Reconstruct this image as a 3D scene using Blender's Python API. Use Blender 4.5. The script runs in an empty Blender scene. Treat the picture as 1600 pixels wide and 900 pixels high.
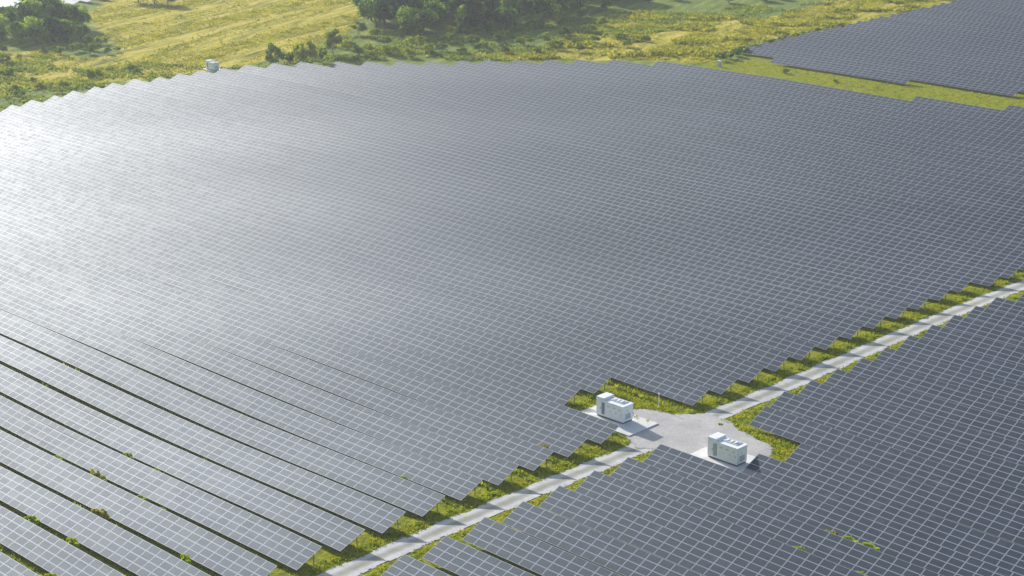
import bpy, math, random
import numpy as np
from mathutils import Vector, Matrix, Euler
random.seed(7)
RNG = np.random.default_rng(11)
S = bpy.context.scene
COL = S.collection

# ------------------------------------------------------------------ camera, world, sun, exposure
# X runs along the solar panel rows, Y across them, metres. The gravel road runs along Y at x = -143.4
FPX = 2782.0; CAM_H = 95.0; PITCH = math.radians(17.93); YAW = math.radians(44.26)
cam = bpy.data.cameras.new('camera'); camo = bpy.data.objects.new('camera', cam); COL.objects.link(camo)
camo.location = (0, 0, CAM_H); camo.rotation_euler = (math.pi/2 - PITCH, 0, YAW)
cam.sensor_width = 36; cam.lens = FPX/1600*36; cam.clip_start = 1; cam.clip_end = 20000
S.camera = camo
SUN_EL = math.radians(21.5); SUN_AZ = math.radians(78)      # angle from +Y towards -X
sdir = Vector((-math.sin(SUN_AZ)*math.cos(SUN_EL), math.cos(SUN_AZ)*math.cos(SUN_EL), math.sin(SUN_EL)))
w = bpy.data.worlds.new('World'); S.world = w; w.use_nodes = True
nt = w.node_tree; sky = nt.nodes.new('ShaderNodeTexSky'); sky.sky_type = 'NISHITA'; sky.sun_disc = False
sky.sun_elevation = SUN_EL; sky.sun_rotation = -SUN_AZ
sky.air_density = 1.0; sky.dust_density = 1.6; sky.ozone_density = 1.0
nt.links.new(sky.outputs[0], nt.nodes['Background'].inputs[0]); nt.nodes['Background'].inputs[1].default_value = 0.12
sl = bpy.data.lights.new('sun', 'SUN'); sl.energy = 4.2; sl.angle = math.radians(0.6); sl.color = (1.0, 0.965, 0.91)
so = bpy.data.objects.new('sun', sl); COL.objects.link(so)
so.rotation_euler = sdir.to_track_quat('Z', 'Y').to_euler()
S.view_settings.view_transform = 'Standard'; S.view_settings.look = 'None'
S.view_settings.exposure = 0.48; S.view_settings.gamma = 1.0
HAZE = 0.00016

# ------------------------------------------------------------------ survey helpers (photo -> ground plan, used to measure where things stand)
FW = np.array([-math.sin(YAW), math.cos(YAW)]); RT = np.array([math.cos(YAW), math.sin(YAW)])
def ground(px, py, z=0.0):
    a = (px-800)/FPX; b = -(py-450)/FPX
    f = math.cos(PITCH)+b*math.sin(PITCH); up = -math.sin(PITCH)+b*math.cos(PITCH)
    t = (z-CAM_H)/up
    q = t*(a*RT+f*FW); return float(q[0]), float(q[1])
def project(x, y, z):
    x = np.asarray(x, float); y = np.asarray(y, float); z = np.asarray(z, float)
    f = x*FW[0]+y*FW[1]; a = x*RT[0]+y*RT[1]; h = z-CAM_H
    d = f*math.cos(PITCH)-h*math.sin(PITCH); up = f*math.sin(PITCH)+h*math.cos(PITCH)
    d = np.where(d < 1, 1, d)
    return 800+FPX*a/d, 450-FPX*up/d
def hgt(x, y):
    """gentle swell of the ground"""
    x = np.asarray(x, float); y = np.asarray(y, float)
    h = 0.34*np.sin(x/23.0+0.7+0.6*np.sin(y/37.0))*np.sin(y/19.0+1.1)+0.26*np.sin(x/41.0+y/29.0)+0.16*np.sin(x/13.0-y/17.0+2.0)
    near = np.exp(-(((x+142)/22)**2+((y-180)/14)**2))
    return h*(1-near)*0.8

# ------------------------------------------------------------------ object helpers
def tag(o, label=None, cat=None, group=None, kind=None):
    if label: o['label'] = label
    if cat: o['category'] = cat
    if group: o['group'] = group
    if kind: o['kind'] = kind
    return o
def empty(name, loc, rz=0.0):
    o = bpy.data.objects.new(name, None); COL.objects.link(o); o.location = loc; o.rotation_euler = (0, 0, rz)
    o.empty_display_size = 0.3
    return o
def mesh_np(name, V, F, mats, midx=None, smooth=False):
    """V (n,3); F (m,k) faces of equal size, or list of such arrays"""
    me = bpy.data.meshes.new(name)
    V = np.asarray(V, np.float32)
    Fs = F if isinstance(F, list) else [F]
    Fs = [np.asarray(f, np.int32) for f in Fs if len(f)]
    idx = np.concatenate([f.ravel() for f in Fs]); tot = np.concatenate([np.full(len(f), f.shape[1], np.int32) for f in Fs])
    st = np.concatenate([[0], np.cumsum(tot)[:-1]]).astype(np.int32)
    me.vertices.add(len(V)); me.vertices.foreach_set('co', V.ravel())
    me.loops.add(len(idx)); me.loops.foreach_set('vertex_index', idx)
    me.polygons.add(len(tot)); me.polygons.foreach_set('loop_start', st)
    for m in mats: me.materials.append(m)
    if midx is not None: me.polygons.foreach_set('material_index', np.asarray(midx, np.int32))
    me.polygons.foreach_set('use_smooth', np.full(len(tot), bool(smooth)))
    me.update(calc_edges=True); me.validate()
    return me
def link(name, me, parent=None, loc=None):
    o = bpy.data.objects.new(name, me); COL.objects.link(o)
    if parent is not None: o.parent = parent
    if loc is not None: o.location = loc
    return o
CUBE = np.array([(x, y, z) for z in (0, 1) for y in (0, 1) for x in (0, 1)], float)
CUBEF = np.array([(0, 2, 3, 1), (4, 5, 7, 6), (0, 1, 5, 4), (2, 6, 7, 3), (0, 4, 6, 2), (1, 3, 7, 5)])
class MB:
    def __init__(s): s.V = []; s.F = []; s.M = []; s.n = 0
    def add(s, V, F, m=0):
        V = np.asarray(V, float); F = np.asarray(F)
        s.V.append(V); s.F.append(F+s.n); s.M.append(np.full(len(F), m)); s.n += len(V); return s
    def box(s, a, b, m=0):
        a = np.array(a, float); b = np.array(b, float); return s.add(a+CUBE*(b-a), CUBEF, m)
    def bar(s, p, q, r=0.03, n=4, m=0, r2=None):
        p = Vector(p); q = Vector(q); d = (q-p); r2 = r if r2 is None else r2
        mt = d.to_track_quat('Z', 'Y').to_matrix(); L = d.length
        V = [p+mt@Vector((rr*math.cos(6.2832*(i+.5)/n), rr*math.sin(6.2832*(i+.5)/n), z)) for z, rr in ((0, r), (L, r2)) for i in range(n)]
        s.add([tuple(v) for v in V], [(i, (i+1) % n, n+(i+1) % n, n+i) for i in range(n)], m)
        if n == 4: s.add([tuple(v) for v in V[4:]], [(0, 1, 2, 3)], m)
        return s
    def mesh(s, name, mats, smooth=False):
        if not isinstance(mats, (list, tuple)): mats = [mats]
        by = {}
        Fl = []; Ml = []
        for k in (3, 4):
            fs = [f for f in s.F if f.shape[1] == k]; ms = [m for f, m in zip(s.F, s.M) if f.shape[1] == k]
            if fs: Fl.append(np.concatenate(fs)); Ml.append(np.concatenate(ms))
        return mesh_np(name, np.concatenate(s.V), Fl, mats, np.concatenate(Ml), smooth)
    def build(s, name, mats, parent=None, loc=None): return link(name, s.mesh(name, mats), parent, loc)

# ------------------------------------------------------------------ materials
class NM:
    def __init__(s, name):
        s.m = bpy.data.materials.new(name); s.m.use_nodes = True; s.t = s.m.node_tree
        s.b = s.t.nodes['Principled BSDF']; s.out = s.t.nodes['Material Output']
    def n(s, ty, **k):
        x = s.t.nodes.new(ty)
        for a, v in k.items(): setattr(x, a, v)
        return x
    def l(s, a, b): s.t.links.new(a, b)
    def pos(s): return s.n('ShaderNodeNewGeometry').outputs['Position']
    def noise(s, scale, detail=3, rough=.6, vec=None, stretch=None, rot=0.0):
        x = s.n('ShaderNodeTexNoise'); x.inputs['Scale'].default_value = scale; x.inputs['Detail'].default_value = detail
        x.inputs['Roughness'].default_value = rough
        v = vec if vec is not None else s.pos()
        if stretch:
            mp = s.n('ShaderNodeMapping'); mp.inputs['Scale'].default_value = stretch; mp.inputs['Rotation'].default_value = (0, 0, rot)
            s.l(v, mp.inputs[0]); v = mp.outputs[0]
        s.l(v, x.inputs['Vector']); return x.outputs['Fac']
    def ramp(s, fac, stops):
        x = s.n('ShaderNodeValToRGB'); cr = x.color_ramp
        while len(cr.elements) < len(stops): cr.elements.new(0.5)
        for e, (p, c) in zip(cr.elements, stops): e.position = p; e.color = (*c, 1)
        s.l(fac, x.inputs[0]); return x.outputs[0]
    def mix(s, f, a, b, kind='MIX'):
        x = s.n('ShaderNodeMix', data_type='RGBA', blend_type=kind)
        for sock, v in ((x.inputs[0], f), (x.inputs[6], a), (x.inputs[7], b)):
            if hasattr(v, 'is_output'): s.l(v, sock)
            elif isinstance(v, (int, float)): sock.default_value = v
            else: sock.default_value = (*v, 1)
        return x.outputs[2]
    def math(s, op, a, b=0.0):
        x = s.n('ShaderNodeMath', operation=op)
        for sock, v in ((x.inputs[0], a), (x.inputs[1], b)):
            if hasattr(v, 'is_output'): s.l(v, sock)
            else: sock.default_value = v
        return x.outputs[0]
    def bump(s, h, strength=.5, dist=.1):
        x = s.n('ShaderNodeBump'); x.inputs['Strength'].default_value = strength; x.inputs['Distance'].default_value = dist
        s.l(h, x.inputs['Height']); s.l(x.outputs[0], s.b.inputs['Normal'])
def plain(name, c, rough=.6, metal=0.0, var=.12, scale=1.5):
    k = NM(name); f = k.noise(scale, 4)
    k.l(k.ramp(f, [(.3, tuple(v*(1-var) for v in c)), (.7, tuple(min(1, v*(1+var)) for v in c))]), k.b.inputs['Base Color'])
    k.b.inputs['Roughness'].default_value = rough; k.b.inputs['Metallic'].default_value = metal
    return k.m
# solar glass: every module has its own faint tint and gloss
g = NM('solar_glass')
mp = g.n('ShaderNodeMapping'); mp.inputs['Scale'].default_value = (1/1.86, 1/.98, 0)
g.l(g.pos(), mp.inputs[0])
fl = g.n('ShaderNodeVectorMath', operation='FLOOR'); g.l(mp.outputs[0], fl.inputs[0])
wn = g.n('ShaderNodeTexWhiteNoise', noise_dimensions='3D'); g.l(fl.outputs[0], wn.inputs[0])
base = g.ramp(wn.outputs['Value'], [(0, (.010, .014, .023)), (.5, (.015, .020, .032)), (.9, (.021, .026, .040)), (1, (.040, .044, .056))])
dust = g.ramp(g.noise(.035, 3, .55), [(.35, (.9, .9, .9)), (.7, (1.25, 1.25, 1.22))])
g.l(g.mix(1.0, base, dust, 'MULTIPLY'), g.b.inputs['Base Color'])
g.l(g.math('ADD', g.math('MULTIPLY', wn.outputs['Value'], .04), .62), g.b.inputs['Roughness'])
g.b.inputs['IOR'].default_value = 1.63; g.b.inputs['Specular Tint'].default_value = (.55, .78, 1.0, 1)
M_GLASS = g.m
M_FRAME = plain('aluminium_frame', (.29, .325, .38), .6, .0, .05)
fb = M_FRAME.node_tree.nodes['Principled BSDF']; fb.inputs['IOR'].default_value = 1.75; fb.inputs['Specular Tint'].default_value = (.72, .87, 1.0, 1)
M_BACK = plain('panel_backsheet', (.30, .30, .31), .7)
M_STEEL = plain('galvanised_steel', (.22, .23, .25), .5, .5)

# grass and meadow ground
def ground_material():
    k = NM('meadow_ground')
    P = k.pos(); sx = k.n('ShaderNodeSeparateXYZ'); k.l(P, sx.inputs[0])
    n1 = k.noise(.9, 5, .65); n2 = k.noise(.06, 4, .6); m1 = k.n('ShaderNodeMapping'); m1.inputs['Rotation'].default_value = (0, 0, math.radians(-110)); k.l(P, m1.inputs[0])
    n3 = k.noise(.55, 5, .72, vec=m1.outputs[0], stretch=(.09, .55, 1))
    lush = k.ramp(n1, [(.28, (.10, .13, .007)), (.5, (.26, .29, .010)), (.72, (.46, .44, .02))])
    dry = k.ramp(n3, [(.34, (.17, .15, .015)), (.45, (.38, .35, .025)), (.56, (.60, .50, .06)), (.75, (.72, .53, .16))])
    green = k.ramp(n3, [(.3, (.09, .14, .03)), (.5, (.19, .26, .04)), (.7, (.36, .38, .06))])
    att = k.n('ShaderNodeVertexColor', layer_name='cover')
    sc = k.n('ShaderNodeSeparateColor'); k.l(att.outputs[0], sc.inputs[0])
    wob = k.math('SUBTRACT', k.noise(.12, 4, .7), .5)
    def soft(ch):
        v = k.math('ADD', sc.outputs[ch], k.math('MULTIPLY', wob, .7))
        x = k.n('ShaderNodeMapRange'); x.inputs[1].default_value = .38; x.inputs[2].default_value = .62; k.l(v, x.inputs[0]); return x.outputs[0]
    c = k.mix(soft(0), green, dry)           # red: dry meadow
    c = k.mix(soft(1), c, lush)              # green: strips inside the solar farm
    k.l(c, k.b.inputs['Base Color']); k.b.inputs['Roughness'].default_value = .95
    k.b.inputs['Specular IOR Level'].default_value = .1
    h = k.math('ADD', k.noise(1.6, 5, .7), k.math('MULTIPLY', n3, 1.6))
    k.bump(h, .9, .55)
    return k.m
M_GROUND = ground_material()
def leafy(name, cols, scale=.5, transl=.45):
    k = NM(name); k.t.nodes.remove(k.b)
    inf = k.n('ShaderNodeObjectInfo')
    f = k.noise(scale, 3, .7)
    f2 = k.math('ADD', f, k.math('MULTIPLY', k.math('SUBTRACT', inf.outputs['Random'], .5), .22))
    c = k.ramp(f2, cols)
    d = k.n('ShaderNodeBsdfDiffuse'); t = k.n('ShaderNodeBsdfTranslucent'); mx = k.n('ShaderNodeMixShader')
    k.l(c, d.inputs[0]); k.l(k.mix(1.0, c, (1.15, 1.15, .6), 'MULTIPLY'), t.inputs[0]); mx.inputs[0].default_value = transl
    k.l(d.outputs[0], mx.inputs[1]); k.l(t.outputs[0], mx.inputs[2]); k.l(mx.outputs[0], k.out.inputs[0])
    return k.m
M_LEAF = leafy('tree_leaves', [(.36, (.030, .085, .035)), (.49, (.085, .19, .045)), (.62, (.40, .52, .07))], .2, .5)
M_BUSH = leafy('bush_leaves', [(.3, (.08, .15, .03)), (.5, (.18, .27, .04)), (.66, (.44, .46, .06))], .3, .5)
M_TUFT = leafy('grass_blades', [(.28, (.09, .13, .008)), (.42, (.22, .29, .012)), (.58, (.44, .48, .02)), (.8, (.54, .42, .03))], .45)
M_DRY = leafy('dry_grass_blades', [(.28, (.20, .22, .015)), (.45, (.38, .38, .022)), (.6, (.58, .53, .04)), (.8, (.66, .53, .12))], .15)
M_ROUGH = leafy('rough_grass_blades', [(.3, (.12, .19, .04)), (.5, (.24, .31, .05)), (.7, (.46, .46, .07))], .12)
M_WEED = leafy('weed_leaves', [(.3, (.38, .48, .03)), (.6, (.62, .70, .07))], .9)
M_RUST = leafy('autumn_weed_leaves', [(.3, (.36, .38, .04)), (.6, (.56, .52, .08))], .9)
M_BARK = plain('bark', (.10, .075, .05), .9, 0, .3)
def gravel_mat(name, c1, c2, c3):
    k = NM(name); n = k.noise(2.2, 6, .75); n2 = k.noise(.25, 4, .6)
    c = k.ramp(n, [(.3, c1), (.5, c2), (.7, c3)])
    c = k.mix(.55, c, k.ramp(n2, [(.35, tuple(v*.75 for v in c2)), (.65, tuple(min(1, v*1.2) for v in c2))]))
    k.l(c, k.b.inputs['Base Color']); k.b.inputs['Roughness'].default_value = .9; k.bump(k.noise(9, 4, .7), .6, .04); return k.m
M_ROAD = gravel_mat('pale_gravel_road', (.38, .37, .37), (.52, .51, .50), (.66, .65, .62))
def add_wheel_wear(m):
    t = m.node_tree; b = t.nodes['Principled BSDF']; src = b.inputs['Base Color'].links[0].from_socket
    a = t.nodes.new('ShaderNodeAttribute'); a.attribute_name = 'across'
    ab = t.nodes.new('ShaderNodeMath'); ab.operation = 'ABSOLUTE'; t.links.new(a.outputs['Fac'], ab.inputs[0])
    nz = t.nodes.new('ShaderNodeTexNoise'); nz.inputs['Scale'].default_value = .7; nz.inputs['Detail'].default_value = 5
    g_ = t.nodes.new('ShaderNodeNewGeometry'); t.links.new(g_.outputs['Position'], nz.inputs['Vector'])
    ad = t.nodes.new('ShaderNodeMath'); ad.operation = 'MULTIPLY_ADD'; t.links.new(nz.outputs['Fac'], ad.inputs[0]); ad.inputs[1].default_value = .7; ad.inputs[2].default_value = -.35
    sm = t.nodes.new('ShaderNodeMath'); sm.operation = 'ADD'; t.links.new(ab.outputs[0], sm.inputs[0]); t.links.new(ad.outputs[0], sm.inputs[1])
    r = t.nodes.new('ShaderNodeValToRGB'); cr = r.color_ramp
    for p, c in ((0.0, (.62, .64, .50)), (.3, (.80, .80, .74)), (.5, (1.12, 1.12, 1.12)), (.95, (1.1, 1.1, 1.1))):
        e = cr.elements.new(p); e.color = (*c, 1)
    cr.elements[-1].color = (.78, .78, .66, 1); cr.elements[0].color = (.62, .64, .50, 1)
    dv = t.nodes.new('ShaderNodeMath'); dv.operation = 'DIVIDE'; t.links.new(sm.outputs[0], dv.inputs[0]); dv.inputs[1].default_value = 1.75; t.links.new(dv.outputs[0], r.inputs[0])
    mx = t.nodes.new('ShaderNodeMix'); mx.data_type = 'RGBA'; mx.blend_type = 'MULTIPLY'; mx.inputs[0].default_value = 1
    t.links.new(src, mx.inputs[6]); t.links.new(r.outputs[0], mx.inputs[7]); t.links.new(mx.outputs[2], b.inputs['Base Color'])
add_wheel_wear(M_ROAD)
M_YARD = gravel_mat('gravel_yard', (.32, .31, .29), (.48, .46, .44), (.66, .64, .60))
M_PAD = plain('pale_concrete', (.72, .71, .68), .8, 0, .08, .9)
M_WHITE = plain('white_painted_steel', (.88, .89, .90), .45, 0, .04)
M_GREY = plain('grey_louvre', (.24, .27, .33), .5, 0, .06)
M_ROOF = plain('grey_roof_sheet', (.55, .57, .58), .5, 0, .06)
M_PLINTH = plain('dark_plinth', (.10, .12, .14), .8)
M_YELLOW = plain('warning_yellow', (.75, .55, .04), .5)
M_BLACK = plain('black_print', (.02, .02, .02), .6)

# ------------------------------------------------------------------ ground
def inpoly(x, y, poly):
    x = np.asarray(x, float); y = np.asarray(y, float); c = np.zeros(x.shape, bool); n = len(poly)
    for i in range(n):
        x1, y1 = poly[i]; x2, y2 = poly[(i+1) % n]
        if y1 == y2: continue
        cond = ((y1 > y) != (y2 > y)) & (x < (x2-x1)*(y-y1)/(y2-y1)+x1)
        c ^= cond
    return c
xs = np.concatenate([np.linspace(-9000, -760, 12), np.arange(-720, 40, 4.0), np.linspace(60, 6000, 10)])
ys = np.concatenate([np.linspace(-3000, 20, 8), np.arange(40, 700, 4.0), np.linspace(720, 9000, 14)])
X, Y = np.meshgrid(xs, ys); Z = hgt(X, Y)
damp = np.clip((X+760)/60, 0, 1)*np.clip((60-X)/40, 0, 1)*np.clip((Y-20)/30, 0, 1)*np.clip((720-Y)/40, 0, 1)
Z = Z*damp
nx, ny = len(xs), len(ys)
I = np.arange(nx*ny).reshape(ny, nx)
Fg = np.stack([I[:-1, :-1], I[:-1, 1:], I[1:, 1:], I[1:, :-1]], -1).reshape(-1, 4)
me = mesh_np('ground', np.stack([X.ravel(), Y.ravel(), Z.ravel()], 1), Fg, [M_GROUND], None, True)
PX, PY = project(X.ravel(), Y.ravel(), Z.ravel())
# ground cover read off the photograph: where the hay meadows lie and where the turf inside the farm lies
hay_img = [[(-200, 95), (60, 78), (150, 92), (195, 80), (135, 30), (200, -40), (620, -40), (560, 30), (545, 55), (500, 66), (430, 96), (340, 108), (200, 125), (-200, 160)],
           [(870, 62), (960, 22), (1030, 18), (1200, 30), (1290, 4), (1400, -30), (1560, -30), (1480, 8), (1300, 46), (1180, 72), (1100, 98), (1000, 92), (880, 90), (770, 92), (700, 88), (860, 75)]]
hay = [[ground(*q) for q in p] for p in hay_img]
farm = [(-390, 60), (-75, 60), (-75, 425), (-306, 420), (-309, 396), (-302, 386), (-372, 330), (-392, 292)]
red = np.zeros(nx*ny); 
for p in hay: red = np.maximum(red, inpoly(X.ravel(), Y.ravel(), p))
grn = inpoly(X.ravel(), Y.ravel(), farm).astype(float)
ca = me.color_attributes.new('cover', 'FLOAT_COLOR', 'POINT')
ca.data.foreach_set('color', np.stack([red, grn, np.zeros(nx*ny), np.ones(nx*ny)], 1).astype(np.float32).ravel())
o = link('ground', me); tag(o, kind='structure')

def drape(name, polyfn, x0, x1, y0, y1, step, dz, mat, kind='structure'):
    """sheet following the ground, cells kept where polyfn(x, y) holds"""
    xs = np.arange(x0, x1+step*.5, step); ys = np.arange(y0, y1+step*.5, step)
    X, Y = np.meshgrid(xs, ys); nx, ny = len(xs), len(ys)
    I = np.arange(nx*ny).reshape(ny, nx)
    F = np.stack([I[:-1, :-1], I[:-1, 1:], I[1:, 1:], I[1:, :-1]], -1).reshape(-1, 4)
    cx = (X[:-1, :-1]+step/2).ravel(); cy = (Y[:-1, :-1]+step/2).ravel()
    keep = polyfn(cx, cy); F = F[keep]
    used = np.unique(F); remap = np.full(nx*ny, -1); remap[used] = np.arange(len(used))
    V = np.stack([X.ravel(), Y.ravel(), hgt(X, Y).ravel()+dz], 1)[used]
    o = link(name, mesh_np(name, V, remap[F], [mat], None, True)); tag(o, kind=kind); return o
def wav(y, a, s): return a*(np.sin(y*.7*s)+.6*np.sin(y*1.9*s+1)+.4*np.sin(y*4.3*s+2))
def cx_road(y): return -143.35+.15*np.sin(y/23.0)+np.clip((y-215)/60, 0, 1)*1.3
road_o = drape('gravel_road', lambda x, y: np.abs(x-cx_road(y)) < 1.70+wav(y, .17, 1)+.12*np.sin(y*9.1)*np.sin(y*3.7+x)+wav(x, .03, 3), -147, -137, 60, 520, .25, .05, M_ROAD)
rc = np.empty(len(road_o.data.vertices)*3, np.float32); road_o.data.vertices.foreach_get('co', rc); rc = rc.reshape(-1, 3)
off = (rc[:, 0]-cx_road(rc[:, 1])).astype(np.float32)
at_ = road_o.data.attributes.new('across', 'FLOAT', 'POINT'); at_.data.foreach_set('value', off)
yard = [(-153.5, 180.5), (-152.4, 183.0), (-147.5, 184.4), (-144.5, 188.0), (-140.4, 188.0), (-137.6, 186.3), (-130.9, 185.0), (-129.0, 182.5), (-128.0, 179.6), (-137.0, 174.3), (-141.0, 173.3), (-143.5, 171.5), (-146.3, 173.0), (-147.6, 174.0), (-147.6, 180.0)]
drape('gravel_yard', lambda x, y: inpoly(x+wav(y, .12, 2), y+wav(x, .12, 2), yard) , -160, -124, 168, 192, .25, .09, M_YARD)

# ------------------------------------------------------------------ solar panel rows
PITCH_Y = 6.6; Y0 = 115.3; TILT = math.radians(22.0); PL, PW = 1.845, 1.04; COLW = 1.86; NCOL = 12; LOW = .62
def panel_template():
    a, b, t, fw, fy = PL/2, PW/2, .03, .062, .056
    V = [(-a, -b, 0), (a, -b, 0), (a, b, 0), (-a, b, 0), (-a+fw, -b+fy, 0), (a-fw, -b+fy, 0), (a-fw, b-fy, 0), (-a+fw, b-fy, 0),
         (-a+fw, -b+fy, -.002), (a-fw, -b+fy, -.002), (a-fw, b-fy, -.002), (-a+fw, b-fy, -.002),
         (-a, -b, -t), (a, -b, -t), (a, b, -t), (-a, b, -t)]
    F = [(8, 9, 10, 11), (0, 1, 5, 4), (1, 2, 6, 5), (2, 3, 7, 6), (3, 0, 4, 7), (0, 12, 13, 1), (1, 13, 14, 2), (2, 14, 15, 3), (3, 15, 12, 0), (15, 14, 13, 12)]
    return np.array(V), np.array(F), np.array([0, 1, 1, 1, 1, 1, 1, 1, 1, 2])
PV, PF, PM = panel_template()
PANEL_MESH = mesh_np('panel', PV, PF, [M_GLASS, M_FRAME, M_BACK], PM)
def ordinal(n):
    ones = ['', 'first', 'second', 'third', 'fourth', 'fifth', 'sixth', 'seventh', 'eighth', 'ninth', 'tenth', 'eleventh', 'twelfth', 'thirteenth',
            'fourteenth', 'fifteenth', 'sixteenth', 'seventeenth', 'eighteenth', 'nineteenth']
    tens = ['', '', 'twenty', 'thirty', 'forty', 'fifty']; tth = ['', '', 'twentieth', 'thirtieth', 'fortieth', 'fiftieth']
    if n < 20: return ones[n]
    return tth[n//10] if n % 10 == 0 else tens[n//10]+'-'+ones[n % 10]
def vis(u, v):
    px, py = project(u, v, 1.3)
    return (px > -170) & (px < 1770) & (py < 1010) & (py > -90)
def make_row(v, spans, label, group):
    """one row of panel tables with its low edge at y = v; spans = (x_start, x_end, anchor) ranges along the row"""
    C = []          # panel centre, tilt, roll, table id
    ct, st = math.cos(TILT), math.sin(TILT)
    frames = MB(); nfr = 0; rowt = TILT+RNG.normal(0, .019); ph = RNG.uniform(0, 6.28, 3)
    ttf = lambda x: rowt+.013*np.sin(x/31+ph[0])+.007*np.sin(x/12+ph[1])+.005*np.sin(x/67+ph[2])
    for (a, b, anchor) in spans:
        n = int((b-a)/COLW)
        if n < 2: continue
        for t0 in range(0, n, NCOL):
            nc = min(NCOL, n-t0)
            if anchor == 'R': xr = b-t0*(COLW)-(t0//NCOL)*0; xl = xr-nc*COLW
            else: xl = a+t0*COLW+(t0//NCOL)*0; xr = xl+nc*COLW
            xc = (xl+xr)/2
            if not (vis(xl, v) or vis(xr, v) or vis(xc, v)): continue
            tt = float(ttf(xc)); vm = v+2
            h0, h1 = float(hgt(xl, vm)), float(hgt(xr, vm)); roll = math.atan2(h1-h0, xr-xl)
            hj = LOW; hc = (h0+h1)/2+hj
            cols = xl+(np.arange(nc)+.5)*COLW
            hcol = hgt(cols, vm)+hj; tcol = ttf(cols); rcol = np.arctan((hgt(cols+.5, vm)-hgt(cols-.5, vm)))
            for r in range(4):
                s = (r+.5)*(PW+.01)
                for ci, cxx in enumerate(cols):
                    tc = tcol[ci]; C.append((cxx, v+s*math.cos(tc), hcol[ci]+s*math.sin(tc), tc+RNG.normal(0, .003), rcol[ci]))
            if project(xc, v, 1)[1] > 60:
                for s in (.8, 3.4):
                    p = (xl, v+s*math.cos(tt), hc+s*math.sin(tt)-.09-(xc-xl)*math.tan(roll)); q = (xr, p[1], hc+s*math.sin(tt)-.09+(xr-xc)*math.tan(roll))
                    frames.bar(p, q, .05)
                for xx in np.linspace(xl+.7, xr-.7, max(2, nc//3)):
                    dz = (xx-xc)*math.tan(roll)
                    for s in (.8, 3.4):
                        frames.bar((xx, v+s*math.cos(tt), float(hgt(xx, v+2))-.1), (xx, v+s*math.cos(tt), hc+s*math.sin(tt)+dz-.1), .055)
                    frames.bar((xx, v+.1, hc+.1*math.tan(tt)+dz-.12), (xx, v+3.8*ct, hc+3.8*math.sin(tt)+dz-.13), .05)
                    nfr += 1
    if not C: return None
    C = np.array(C)
    x0 = C[:, 0].mean(); root = empty('solar_panel_row', (x0, v, 0)); tag(root, label, 'solar panels', group)
    px, py = project(C[:, 0], C[:, 1], C[:, 2])
    fd = C[:, 0]*FW[0]+C[:, 1]*FW[1]
    inside = (px > -20) & (px < 1620) & (py > -15) & (py < 915)
    big = inside & (py > 222)
    order = np.argsort(fd+np.where(big, 0, 1e6)); nb = min(int(big.sum()), 300)
    ind = order[:nb]; rest = order[nb:]
    for i in ind:
        c = C[i]; p = bpy.data.objects.new('panel', PANEL_MESH); p.parent = root
        p.location = (c[0]-x0, c[1]-v, c[2]); p.rotation_euler = (c[3], -c[4], 0); COL.objects.link(p)
    if len(rest):
        R = C[rest]; n = len(R); cx_, sx_ = np.cos(R[:, 3]), np.sin(R[:, 3]); cy_, sy_ = np.cos(R[:, 4]), np.sin(R[:, 4])
        P = np.broadcast_to(PV, (n, 16, 3))
        y1 = P[..., 1]*cx_[:, None]-P[..., 2]*sx_[:, None]; z1 = P[..., 1]*sx_[:, None]+P[..., 2]*cx_[:, None]
        x2 = P[..., 0]*cy_[:, None]-z1*sy_[:, None]; z2 = P[..., 0]*sy_[:, None]+z1*cy_[:, None]
        V = np.stack([x2+R[:, 0, None]-x0, y1+R[:, 1, None]-v, z2+R[:, 2, None]], -1).reshape(-1, 3)
        F = (PF[None]+(np.arange(n)*16)[:, None, None]).reshape(-1, 4)
        tag(link('distant_panels', mesh_np('distant_panels', V, F, [M_GLASS, M_FRAME, M_BACK], np.tile(PM, n)), root), kind='stuff')
    if nfr:
        fo = frames.build('support_frame', M_STEEL, root, (-x0, -v, 0)); tag(fo, kind='stuff')
    return root
# main field, left of / beyond the road
LEFT = [(-60, -392), (218, -392), (235, -395), (252, -397), (262, -398.5), (290, -397.5), (301, -393), (309, -389), (318, -382.5), (324, -376), (335, -366), (343, -359), (365, -344), (373, -336), (380, -328.5), (387, -316.5), (391, -300), (400, -300)]
FARR = [(388, -246), (391, -240), (396, -226), (402, -213), (408, -200), (412, -190)]
lv = [a-4.5 for a, b in LEFT]; lu = [b for a, b in LEFT]
ku = 0
for k in range(-6, 45):
    v = Y0+PITCH_Y*k
    a = float(np.interp(v+3, lv, lu)); b = -147.0+(COLW if v > 262 else 0)
    if k in (9, 10): b = -147.0-7*COLW
    if v > 381:                       # rows clipped by the grass strip beyond
        if k == 41: a, b = -238.5, -60
        elif k == 42: a, b = -214.5, -60
        elif k == 43: a, b = -197.5, -60
        else: a, b = -183, -60
    if k < 9: lab = 'long solar panel row left of the road, '+ordinal(9-k)+' in front of the left kiosk'
    elif k in (9, 10): lab = 'solar panel row stopping at the grass beside the left kiosk, '+('nearer' if k == 9 else 'farther')+' of two'
    elif k < 26: lab = 'long solar panel row left of the road, '+ordinal(k-10)+' beyond the left kiosk'
    else: lab = 'distant solar panel row in the main field, '+ordinal(45-k)+' counted from its far edge'
    make_row(v, [(a, b, 'R')], lab, 'solar panel rows of the main field')
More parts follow.
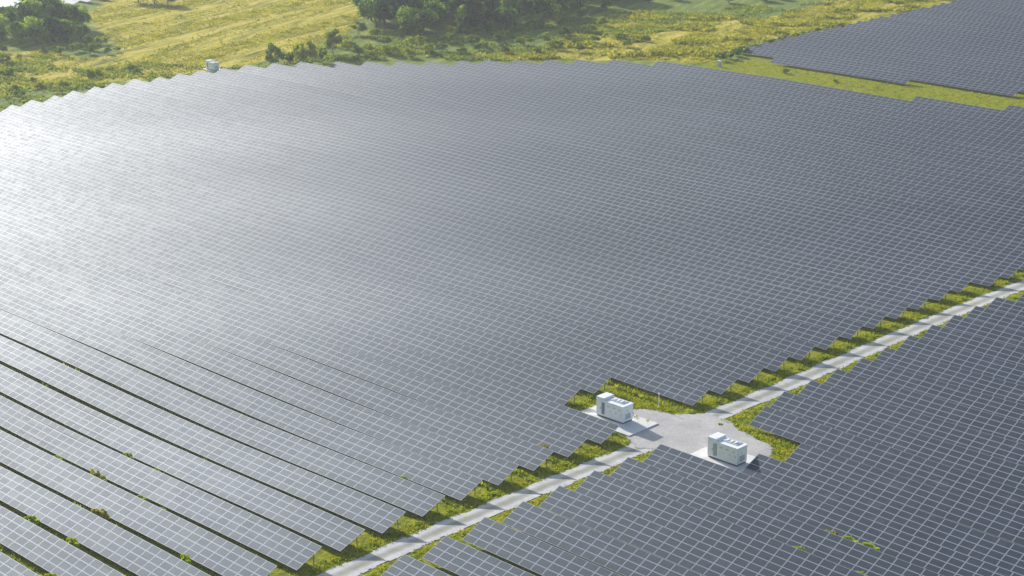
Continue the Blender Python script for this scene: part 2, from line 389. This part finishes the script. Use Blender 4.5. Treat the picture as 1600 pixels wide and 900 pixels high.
# right field, across the road
def right_v(k): return Y0+PITCH_Y*k+.2-(1.4 if k < 9 else {9: 1.25, 10: .85, 11: .4}.get(k, 0))
for k in range(-4, 26):
    v = right_v(k)
    a = -138.8+(COLW if v > 258 else 0)
    if k == 9: a = -138.8+6*COLW
    if k == 10: a = -138.8+7*COLW
    if k == 11: a = -138.8+COLW
    spans = [(a, -40, 'L')]
    if k < 9: lab = 'dark solar panel row right of the road, '+ordinal(9-k)+' in front of the right kiosk'
    elif k in (9, 10): lab = 'dark solar panel row starting beside the right kiosk pad, '+('nearer' if k == 9 else 'farther')+' of two'
    else: lab = 'dark solar panel row right of the road, '+ordinal(k-10)+' beyond the right kiosk'
    make_row(v, spans, lab, 'solar panel rows right of the road')
# far field at the top right
for k in range(24):
    v = 408+PITCH_Y*k
    make_row(v, [(-296, -251, 'L') if k == 0 else (-310.5-.25*k, -223, 'L') if k == 1 else (-310.5-.25*k+(k % 2)*.6, -150, 'L')], 'far solar panel row in the top right field, '+ordinal(k+1)+' beyond the grass strip', 'solar panel rows of the top right field')
# glare-lit field beyond the dark copse at the top left
for k in range(14):
    v = 303+PITCH_Y*k
    make_row(v, [(-640, -526-.9*k, 'R')], 'pale glaring solar panel row beyond the top left copse, '+ordinal(k+1)+' from the left', 'solar panel rows beyond the copse')

# ------------------------------------------------------------------ grass, tussocks, weeds
def blades(name, pts, hmin, hmax, spread, nb, mat, label, cat, wide=.5):
    pts = np.asarray(pts); n = len(pts); z = hgt(pts[:, 0], pts[:, 1])
    ang = RNG.uniform(0, 2*np.pi, (n, nb)); sz = RNG.uniform(.6, 1.3, (n, 1))
    h = RNG.uniform(hmin, hmax, (n, nb))*sz; rr = spread*sz*RNG.uniform(.5, 1.2, (n, nb)); wd = wide*h*.55
    bx = pts[:, 0, None]+rr*.35*np.cos(ang); by = pts[:, 1, None]+rr*.35*np.sin(ang)
    tx = pts[:, 0, None]+rr*np.cos(ang); ty = pts[:, 1, None]+rr*np.sin(ang)
    px, py = -np.sin(ang)*wd, np.cos(ang)*wd
    zb = np.broadcast_to(z[:, None], h.shape)
    V = np.stack([np.stack([bx-px, by-py, zb-.03], -1), np.stack([bx+px, by+py, zb-.03], -1), np.stack([tx+px*.7, ty+py*.7, zb+h*.8], -1), np.stack([tx-px*.3, ty-py*.3, zb+h], -1)], 2).reshape(-1, 3)
    F = np.arange(len(V)).reshape(-1, 4)
    return tag(link(name, mesh_np(name, V, F, [mat])), label, cat, None, 'stuff')
def scat(x0, x1, y0, y1, n): return np.stack([RNG.uniform(x0, x1, n), RNG.uniform(y0, y1, n)], 1)
P = [scat(-147.6, -145.3, 95, 285, 3600), scat(-141.5, -139.2, 95, 285, 2400)]
q = scat(-162, -124, 172, 191, 9000)
clear = (((q[:, 0] < -146.5) & (q[:, 0] > -160.4) & (q[:, 1] > 173.2) & (q[:, 1] < 188.4)) | ((q[:, 0] > -141) & (q[:, 0] < -126) & (q[:, 1] > 174) & (q[:, 1] < 188)))
clear &= ~inpoly(q[:, 0], q[:, 1], yard)
pads = ((-157.6, -146.6, 173.6, 180.2), (-136.9, -127.7, 174.1, 180.0))
for (a, b, c, d) in pads: clear &= ~((q[:, 0] > a-.2) & (q[:, 0] < b+.2) & (q[:, 1] > c-.2) & (q[:, 1] < d+.2))
P.append(q[clear])
st = [scat(-314, -185, 380, 421, 12000)]
s_ = st[0]; lim = np.select([s_[:, 0] < -238.5, s_[:, 0] < -214.5, s_[:, 0] < -197.5], [384.5, 391.1, 397.7], 404.3)
P.append(s_[(s_[:, 1] > lim)])
P = np.concatenate(P)
P = P[np.abs(P[:, 0]-cx_road(P[:, 1])) > 1.7]
P = P[~((P[:, 0] < -251) & (P[:, 1] > 407.5)) & ~((P[:, 0] < -223) & (P[:, 1] > 414))]
P = P[~((P[:, 0] > -148) & (P[:, 0] < -138) & (P[:, 1] > 172.3) & (P[:, 1] < 187.2))]
blades('turf_tufts', P, .08, .32, .35, 4, M_TUFT, 'yellow green grass tufts along the road verges, round the kiosks and on the far strip', 'grass')
# thin grass in the gaps between the near rows
G = []
for k in range(-5, 14):
    v = Y0+PITCH_Y*k; n = 900
    q = scat(-270, -147.5, v-2.0, v-.35, n); px, py = project(q[:, 0], q[:, 1], 0); G.append(q[(px > -60) & (RNG.random(n) < .75)])
G = np.concatenate(G); m = np.sin(G[:, 0]/7+G[:, 1])+np.sin(G[:, 0]/3.1+2*G[:, 1]) > .8
blades('gap_grass', G[m], .2, .6, .3, 4, M_TUFT, 'dark green grass growing in the narrow gaps between the nearest rows', 'grass')
# meadow tussocks
T = []
for p, n in ((hay[0], 80000), (hay[1], 50000)):
    xs_ = [a for a, b in p]; ys_ = [b for a, b in p]; x0_, x1_, y0_, y1_ = max(min(xs_), -640), max(xs_), min(ys_), min(max(ys_), 700)
    q = scat(x0_, x1_, y0_, y1_, n); px, py = project(q[:, 0], q[:, 1], 0)
    q = q[inpoly(q[:, 0], q[:, 1], p) & (px > -60) & (px < 1660) & (py > -30)]
    sa = -.34*q[:, 0]+.94*q[:, 1]; tb = .94*q[:, 0]+.34*q[:, 1]
    c = np.sin(tb/2.6+1.2*np.sin(sa/17))+.8*np.sin(tb/6.1-sa/31+1)+RNG.normal(0, .9, len(q))
    T.append(q[c > .35])
T = np.concatenate(T)
blades('meadow_tussocks', T, .15, .45, .6, 4, M_DRY, 'dry yellow hay tussocks covering the meadows beyond the solar field', 'meadow grass', .8)
q = scat(*[f(v_) for v_ in ([a for a, b in hay[1]],) for f in (min, max)], *[f(v_) for v_ in ([b for a, b in hay[1]],) for f in (min, max)], 26000)
px, py = project(q[:, 0], q[:, 1], 0); q = q[inpoly(q[:, 0], q[:, 1], hay[1]) & (px > 600) & (px < 1660) & (py > -30)]
c = np.sin(q[:, 0]/4.1+1.7*np.sin(q[:, 1]/6))+np.sin(q[:, 1]/3.6-q[:, 0]/8+1.2*np.sin(q[:, 0]/5))+RNG.normal(0, .35, len(q)); q = q[c > .75]
blades('tall_hay_clumps', q, .35, 1.0, .8, 5, M_DRY, 'tall golden grass clumps on the rough meadow left of the top right field', 'meadow grass', .8)
mid_img = [(-100, 165), (-100, 85), (150, 92), (340, 106), (430, 100), (540, 60), (700, 55), (960, 20), (1290, 5), (1200, 30), (1000, 55), (870, 65), (860, 92), (700, 94), (500, 97), (330, 112), (120, 143), (0, 172)]
mid = [ground(*q) for q in mid_img]
xs_ = [a for a, b in mid]; ys_ = [b for a, b in mid]
q = scat(min(xs_), max(xs_), min(ys_), max(ys_), 60000); px, py = project(q[:, 0], q[:, 1], 0)
q = q[inpoly(q[:, 0], q[:, 1], mid) & (px > -60) & (px < 1660)]
c = np.sin(q[:, 0]/4.5+1.3*np.sin(q[:, 1]/7))+np.sin(q[:, 0]/7.7-q[:, 1]/3.3)+RNG.normal(0, .6, len(q)); q = q[c > .2]
blades('rough_ground_cover', q, .25, .75, .8, 5, M_ROUGH, 'rough green ground cover between the solar field and the meadows', 'ground cover', .8)

# ------------------------------------------------------------------ trees and bushes
def crown_mesh(name, seed, nclump, leaves, ls, shape, mat):
    r = np.random.default_rng(seed); Vs = []
    for i in range(nclump):
        d = r.normal(size=3); d[2] = abs(d[2])*1.1-.45; d /= np.linalg.norm(d); rad = r.uniform(.45, .95)
        c = np.array([0, 0, .52])+d*rad*np.array(shape); cr = r.uniform(.13, .24)
        n = int(leaves*cr/.18)
        dd = r.normal(size=(n, 3)); dd /= np.linalg.norm(dd, axis=1)[:, None]; dd[:, 2] *= .75
        p = c+dd*cr*r.uniform(.45, 1.1, (n, 1))
        a = r.normal(size=(n, 3)); a /= np.linalg.norm(a, axis=1)[:, None]; b = np.cross(a, dd+r.normal(size=(n, 3))*.6); b /= np.linalg.norm(b, axis=1)[:, None]
        s = ls*r.uniform(.6, 1.3, (n, 1))
        Vs.append(np.stack([p-a*s-b*s*.6, p+a*s-b*s*.5, p+a*s*.8+b*s*.6, p-a*s*.7+b*s*.5], 1).reshape(-1, 3))
    V = np.concatenate(Vs); return mesh_np(name, V, np.arange(len(V)).reshape(-1, 4), [mat])
def trunk_mesh(name, seed, hi=.6, r0=.035):
    r = random.Random(seed); m = MB()
    pts = [Vector((0, 0, -.03))]; 
    for i in range(1, 5): pts.append(Vector((r.uniform(-.03, .03), r.uniform(-.03, .03), hi*i/4)))
    for i in range(4): m.bar(pts[i], pts[i+1], r0*(1-.2*i), 6, 0, r0*(1-.2*(i+1)))
    for i in range(7):
        b = pts[r.choice((1, 2, 3))]; a = r.uniform(0, 6.28); L = r.uniform(.2, .36)
        m.bar(b, b+Vector((math.cos(a)*L, math.sin(a)*L, r.uniform(.1, .3))), r0*.4, 4, 0, r0*.12)
    return m.mesh(name, M_BARK)
TREE = [(crown_mesh('crown', 20+i, 30, 150, .034, sh, M_LEAF), trunk_mesh('trunk', i)) for i, sh in enumerate([(.34, .34, .40), (.40, .36, .36), (.30, .32, .44), (.42, .42, .34), (.36, .30, .40)])]
BUSH = [(crown_mesh('crown', 50+i, 15, 90, .045, sh, M_BUSH), trunk_mesh('trunk', 30+i, .4, .02)) for i, sh in enumerate([(.6, .55, .42), (.7, .6, .36), (.5, .6, .46)])]
def plant(name, kind, x, y, h, wd, label, cat, group=None):
    cm, tm = kind; o = empty(name, (x, y, float(hgt(x, y))-.05), random.uniform(0, 6.28)); o.scale = (h*wd, h*wd, h)
    link('crown', cm, o); link('trunk', tm, o); tag(o, label, cat, group); return o
def at(px, py): return ground(px, py)
# woodland at the top centre: trees on a jittered grid inside its outline
wood_img = [(552, 55), (575, 30), (600, -45), (1010, -45), (965, 8), (900, 22), (850, 40), (780, 50), (690, 56)]
wood = [ground(*q) for q in wood_img]
xs_ = [a for a, b in wood]; ys_ = [b for a, b in wood]
for gx in np.arange(min(xs_), max(xs_), 9.5):
    for gy in np.arange(min(ys_), max(ys_), 9.5):
        x = gx+random.uniform(-3.4, 3.4); y = gy+random.uniform(-3.4, 3.4)
        if not inpoly(x, y, wood): continue
        px, py = project(x, y, 0); 
        front = py > 25
        plant('tree', random.choice(TREE), x, y, random.uniform(8.5, 13.5), random.uniform(.9, 1.15),
              'leafy green tree in the front of the dark woodland at the top centre' if front else 'green treetop deep in the woodland at the top centre', 'tree', 'trees of the front woodland edge' if front else 'trees deep in the woodland')
for px, py in [(566, 58), (590, 60), (628, 58), (655, 57), (700, 58), (735, 55), (765, 55), (800, 52), (835, 47), (868, 38), (905, 28), (945, 16), (985, 2)]:
    x, y = at(px+random.uniform(-6, 6), py+random.uniform(-2, 2)); plant('edge_shrub', random.choice(BUSH), x, y, random.uniform(3.0, 5.0), 1.0, 'low dense shrub at the foot of the woodland edge', 'shrub', 'shrubs at the woodland foot')
# dark copse top left
for px, py, h in [(5, 60, 8), (20, 55, 9), (38, 52, 11), (52, 50, 12), (66, 46, 13), (80, 47, 12.5), (95, 50, 11), (112, 50, 9.5), (126, 46, 8), (30, 66, 8), (58, 66, 9), (84, 64, 9), (106, 64, 8), (10, 40, 8), (-15, 55, 9), (-35, 62, 9), (125, 60, 6)]:
    x, y = at(px, py); plant('tree', random.choice(TREE), x, y, h*.9, 1.15, 'dark green tree crowded in the shadowy copse at the top left', 'tree', 'trees of the top left copse')
for px, py, h in [(150, 78, 2.6), (168, 84, 2.2), (140, 84, 2.4), (120, 80, 3), (95, 84, 2.6), (182, 80, 1.8), (70, 86, 2.5), (158, 68, 2.8), (5, 82, 2.6), (8, 98, 2.8), (30, 92, 1.8), (135, 70, 3.2)]:
    x, y = at(px, py); plant('scrub_bush', random.choice(BUSH), x, y, h, 1.15, 'grey green scrub bush between the top left copse and the meadow', 'bush', 'scrub bushes below the copse')
x, y = at(229, 4); 
for dx in (-3, 3, 8): plant('tree', TREE[abs(dx) % 5], x+dx, y+dx*.4, 6.5, 1.0, 'dark tree cut by the top edge left of the meadow', 'tree', 'dark trees at the top edge')
# the rounded bushes at the field edge
for px, py, h, wd, lab in [(429, 104, 7.2, .62, 'tall narrow rounded bush, leftmost of those by the field edge'), (468, 102, 6.6, .62, 'brownish green bush between the narrow bush and the round one'),
                           (488, 101, 7.0, .6, 'brownish bush touching the left side of the large round bush'), (521, 88, 8.0, .72, 'large round bush standing alone in front of the meadow corner'),
                           (503, 97, 4.2, .8, 'low dark bush in front of the large round bush'), (448, 102, 4.2, .8, 'low bush filling the gap between the two tall narrow bushes')]:
    x, y = at(px, py); plant('rounded_bush', BUSH[int(px) % 3], x, y, h, wd, lab, 'bush')
for px, py, h in [(560, 88, 3.2), (585, 92, 2.6), (610, 86, 3.4), (640, 90, 2.6), (668, 84, 3.2), (650, 74, 3.6), (690, 80, 2.8), (545, 78, 3), (720, 84, 2.2), (750, 78, 2.6), (790, 82, 2.2), (820, 72, 3.2), (850, 66, 3.4), (870, 76, 2.8), (900, 70, 2.6), (840, 82, 2.2), (905, 80, 2.4),
                  (880, 58, 3.4), (920, 50, 3), (940, 40, 3), (600, 74, 3.2), (575, 82, 2.6), (980, 74, 2.2), (1010, 66, 2.0), (970, 62, 2.4), (740, 70, 3.2), (780, 68, 3.0), (700, 68, 3.2), (930, 66, 2.4)]:
    x, y = at(px, py); plant('scrub_bush', random.choice(BUSH), x, y, h, random.uniform(1.1, 1.6), 'low green scrub bush between the woodland and the solar field', 'bush', 'scrub bushes before the woodland')
for px, py, h in [(20, 143, 1.8), (60, 138, 1.6), (52, 128, 1.5), (140, 119, 2.2), (152, 117, 1.8), (100, 136, 1.5), (172, 110, 1.4), (205, 108, 1.5), (10, 118, 2.0), (30, 150, 1.6), (90, 146, 1.4), (215, 112, 1.4)]:
    x, y = at(px, py); plant('scrub_bush', random.choice(BUSH), x, y, h, random.uniform(1.2, 1.9), 'low bush in the green verge along the top left field edge', 'bush', 'low bushes in the top left verge')
# dark hedge bank along the corner of the top right field
for i in range(17):
    t = i/16; px = 1142+(1330-1142)*t; py = 96+(44-96)*t
    x, y = at(px-10, py); plant('hedge_bush', random.choice(BUSH), x-1.5, y, 2.6-1.0*t, 1.2, 'dark low bush in the hedge along the left edge of the top right field', 'bush', 'hedge bushes by the top right field')
for px, py, h in [(1228, 116, 1.6), (1368, 123, 2.2), (1385, 124, 2.0), (1515, 137, 2.0), (1530, 138, 1.6), (1305, 130, 1.0), (1370, 141, 1.0)]:
    x, y = at(px, py); plant('strip_bush', random.choice(BUSH), x, y, h, 1.3, 'small bush on the yellow grass strip before the top right field', 'bush', 'bushes on the far grass strip')
# far green wood beyond the hay meadow, top right of centre
for i in range(26):
    px = random.uniform(1010, 1290); py = random.uniform(-45, max(-30, 16-(px-1000)*.03))
    x, y = at(px, py); plant('tree', random.choice(TREE), x, y, random.uniform(2.6, 4.2), 1.6, 'low blue green young tree behind the hay meadow', 'tree', 'young trees behind the hay meadow')

# weeds that stand up out of the row gaps
WM = {}
for nm, mt in (('green', M_WEED), ('rust', M_RUST)): WM[nm] = crown_mesh('weed_leaves_'+nm, 80+len(WM), 9, 60, .10, (.7, .55, .35), mt)
weeds = [(102, 705, .9, 'green', 'small green weed showing in a row gap far from the road'), (150, 737, 1.4, 'rust', 'yellow brown weed, largest of those in the left row gaps'), (163, 743, 1.1, 'green', 'green weed touching the large yellow brown weed'),
         (209, 706, 1.2, 'green', 'upright bright green weed alone above a dark row gap'), (240, 730, .8, 'green', 'faint pale weed right of the upright bright green one'), (217, 775, .9, 'green', 'small green weed midway along its dark row gap'),
         (157, 801, 1.4, 'rust', 'pale yellow bushy weed in the gap near the left edge'), (56, 809, 1.2, 'green', 'bright green weed nearest above the bottom left corner gap'), (119, 845, 1.2, 'green', 'bright green weed lower in the same gap, right of its twin'),
         (2, 847, 1.1, 'green', 'yellow green weed cut by the left edge of the photo'), (280, 781, .7, 'green', 'tiny lone weed sprig among the panels'), (295, 873, 1.2, 'green', 'green weed near the bottom edge in a long dark gap'),
         (92, 898, 1.2, 'green', 'green weed cut by the bottom edge'), (632, 750, 1.0, 'green', 'pale green weed near the road end of its gap'), (1290, 838, 1.0, 'rust', 'yellow weed at the upper left end of the weedy line in the right field'),
         (1320, 848, 1.1, 'green', 'green weed in the middle of the weedy line in the right field'), (1350, 860, 1.2, 'green', 'bright green weed at the lower right end of the weedy line'), (1242, 868, 1.1, 'green', 'small green weed left of the weedy line in the right field'),
         (1345, 898, 1.0, 'green', 'dull green weed cut by the bottom edge in the right field'), (845, 702, 1.2, 'rust', 'brownish weed spilling over panels left of the road near the kiosks')]
for px, py, s, kd, lab in weeds:
    x, y = ground(px, py, 1.0); k = round((y-(Y0-.75))/PITCH_Y); y = (Y0+PITCH_Y*k if x < -142 else right_v(k))-.75; s *= .85 if x < -142 else 1.0
    o = link('weed', WM[kd], None, (x, y, float(hgt(x, y))+.1)); o.scale = (1.6*s, .8*s, 1.5*s); o.rotation_euler = (0, 0, random.uniform(-.3, .3)); tag(o, lab, 'weed', 'weeds in the row gaps')
# verge plants on the right of the road and in the sawtooth bays on its left
for k in range(-3, 26):
    for side in (0, 1):
        if k in (8, 9, 10): continue
        y = Y0+PITCH_Y*k-1.4+random.uniform(-.5, .5); x = (-146.2 if side == 0 else -140.4)+random.uniform(-.4, .3)+(1.0 if k > 19 else 0)
        m = WM['rust'] if random.random() < .35 else WM['green']
        o = link('verge_plant', m, None, (x, y, float(hgt(x, y)))); s = random.uniform(.4, .8); o.scale = (.9*s, 1.4*s, .7*s)
        side_t = 'left' if side == 0 else 'right'
        where = (ordinal(9-k)+' before the crossing') if k < 9 else (ordinal(k-10)+' beyond the crossing')
        tag(o, f'leafy plant on the {side_t} verge of the road, {where}', 'plant', f'plants on the {side_t} verge')

# ------------------------------------------------------------------ kiosks and yard things
def pad(x0, x1, y0, y1, label):
    m = MB(); z = float(hgt((x0+x1)/2, (y0+y1)/2)); m.box((x0, y0, z-.3), (x1, y1, z+.22))
    o = m.build('concrete_pad', M_PAD); tag(o, label, 'concrete pad', 'concrete pads under the kiosks'); return z+.22
def make_kiosk(x, y, z, L=4.9, W=2.1, H=2.5, variant=0, label=''):
    root = empty('transformer_kiosk', (x, y, z)); tag(root, label, 'kiosk', 'white transformer kiosks')
    MB().box((.06, .06, 0), (L-.06, W-.06, .22)).build('plinth', M_PLINTH, root)
    MB().box((0, 0, .22), (L, W, H)).build('body', M_WHITE, root)
    for xx in (0, L-.09):
        for yy in (-.03, W-.06):
            MB().box((xx-.01, yy, .2), (xx+.1, yy+.09, H+.02)).build('corner_post', M_WHITE, root)
    r = MB().box((-.08, -.1, H+.003), (L+.08, W+.1, H+.1)).build('roof', M_WHITE, root)
    MB().box((L*.38, W*.35, H+.1), (L*.86, W*.95, H+.2)).build('roof_recess_cover', M_ROOF, r)
    MB().box((-.04, -.04, H+.1), (L*.27, W+.04, H+.42)).build('raised_roof_end', M_WHITE, r)
    for i in range(3): MB().box((L*(.44+.14*i), W*.45, H+.2), (L*(.44+.14*i)+.34, W*.75, H+.3)).build('roof_vent', M_WHITE, r)
    # long front face (towards -Y): louvre, two doors, cabinet panels
    lv = empty('louvre_panel', (0, 0, 0)); lv.parent = root; lv.empty_display_size = .1
    MB().box((.95, -.03, .5), (1.5, .0, H-.25)).build('louvre_frame', M_GREY, lv)
    for i in range(9): MB().box((.99, -.045, .56+i*.19), (1.46, -.031, .66+i*.19)).build('slat', M_GREY if variant == 0 else M_ROOF, lv)
    for i, (a, b) in enumerate(((1.75, 2.7), (2.78, 3.73), (3.85, 4.7))):
        d = MB().box((a, -.012, .34), (b, .0, H-.16)).build('door', M_WHITE, root)
        MB().box((b-.14, -.04, 1.2), (b-.1, -.013, 1.4)).build('handle', M_BLACK, d)
        MB().box((a+.2, -.022, 1.85), (b-.25, -.013, 2.02)).build('vent_grille', M_ROOF, d)
    dn = MB().box((.12, -.03, .34), (.85, 0, H-.16)).build('door', M_WHITE, root); MB().box((.72, -.07, 1.2), (.78, -.031, 1.45)).build('handle', M_BLACK, dn)
    # short end face (+X): door with louvres
    d = MB().box((L, .25, .34), (L+.035, W-.25, H-.2)).build('door', M_WHITE, root)
    for i in range(5): MB().box((L+.036, .5, .6+i*.16), (L+.06, W-.5, .68+i*.16)).build('slat', M_GREY, d)
    s = MB().box((L+.036, .8, 1.62), (L+.045, 1.06, 1.84)).build('warning_sign', M_YELLOW, d)
    return root
z1 = pad(-157.6, -146.8, 173.7, 180.0, 'white concrete pad under the left kiosk, partly hidden behind panels')
make_kiosk(-155.0, 176.2, z1, label='white box kiosk on the left of the road crossing, behind a panel row')
z2 = pad(-136.8, -127.8, 174.2, 180.0, 'white concrete pad under the right kiosk, bordering dark panels')
make_kiosk(-134.6, 175.6, z2, variant=1, label='pale blue white box kiosk on the right of the road crossing')
x, y = at(331, 109); z3 = pad(x-2.8, x+2.6, y-1.3, y+2.0, 'small pale pad under the far kiosk at the top left field edge'); far_k = make_kiosk(x-2.0, y-.6, z3, label='distant small white kiosk at the far edge of the main field'); far_k.scale = (.78, .85, .82)
# cabinet at the grass strip corner
x, y = at(1124, 104); c = empty('equipment_cabinet', (x, y, float(hgt(x, y)))); tag(c, 'small pale blue cabinet at the corner of the far grass strip', 'cabinet')
MB().box((-.5, -.35, 0), (.5, .35, 1.7)).build('body', plain('pale_blue_steel', (.42, .50, .62), .5), c); d = MB().box((-.42, -.39, .15), (.42, -.351, 1.6)).build('door', M_ROOF, c); MB().box((.3, -.43, .8), (.35, -.391, 1.0)).build('handle', M_BLACK, d)
MB().box((-.56, -.42, 1.7), (.56, .4, 1.78)).build('roof', M_WHITE, c)
# thin mast in the grass right of the left kiosk
x, y = at(1029, 637); zz = float(hgt(x, y)); c = empty('marker_mast', (x, y, zz)); tag(c, 'thin pale post standing in the grass right of the left kiosk', 'post')
MB().box((-.2, -.2, -.1), (.2, .2, .12)).build('footing', M_PAD, c); MB().bar((0, 0, .1), (0, 0, 2.1), .06, 8, 0, .04).build('pole', M_WHITE, c); MB().box((-.12, -.08, 2.08), (.12, .08, 2.25)).build('head', M_WHITE, c)

# plants that stand in a line or a cluster are told apart by their place from the left
for grp, base in (('trees of the front woodland edge', 'leafy tree along the front of the top centre woodland'), ('shrubs at the woodland foot', 'dense shrub at the foot of the top centre woodland'),
                  ('trees of the top left copse', 'dark tree in the shadowy top left copse'), ('scrub bushes below the copse', 'grey green bush below the top left copse'),
                  ('scrub bushes before the woodland', 'low green bush between woodland and solar field'), ('low bushes in the top left verge', 'low bush in the verge along the top left field edge'),
                  ('hedge bushes by the top right field', 'dark bush in the hedge left of the top right field'), ('bushes on the far grass strip', 'small bush on the yellow grass strip'),
                  ('young trees behind the hay meadow', 'blue green young tree behind the hay meadow'), ('dark trees at the top edge', 'dark tree cut by the top edge beside the meadow')):
    os_ = [o for o in S.objects if o.get('group') == grp]
    os_.sort(key=lambda o: float(project(*o.location)[0]))
    for i, o in enumerate(os_): o['label'] = base+', '+ordinal(i+1)+' from the left'

# ------------------------------------------------------------------ haze: thin summer air
hz = bpy.data.materials.new('haze_air'); hz.use_nodes = True; t = hz.node_tree
for n_ in list(t.nodes): t.nodes.remove(n_)
ov = t.nodes.new('ShaderNodeOutputMaterial'); pv = t.nodes.new('ShaderNodeVolumePrincipled')
pv.inputs['Density'].default_value = HAZE; pv.inputs['Color'].default_value = (.86, .92, 1.0, 1); pv.inputs['Anisotropy'].default_value = .35
t.links.new(pv.outputs[0], ov.inputs['Volume'])
ho = MB().box((-12000, -4000, -4), (8000, 12000, 104)).build('haze', hz); tag(ho, kind='stuff')
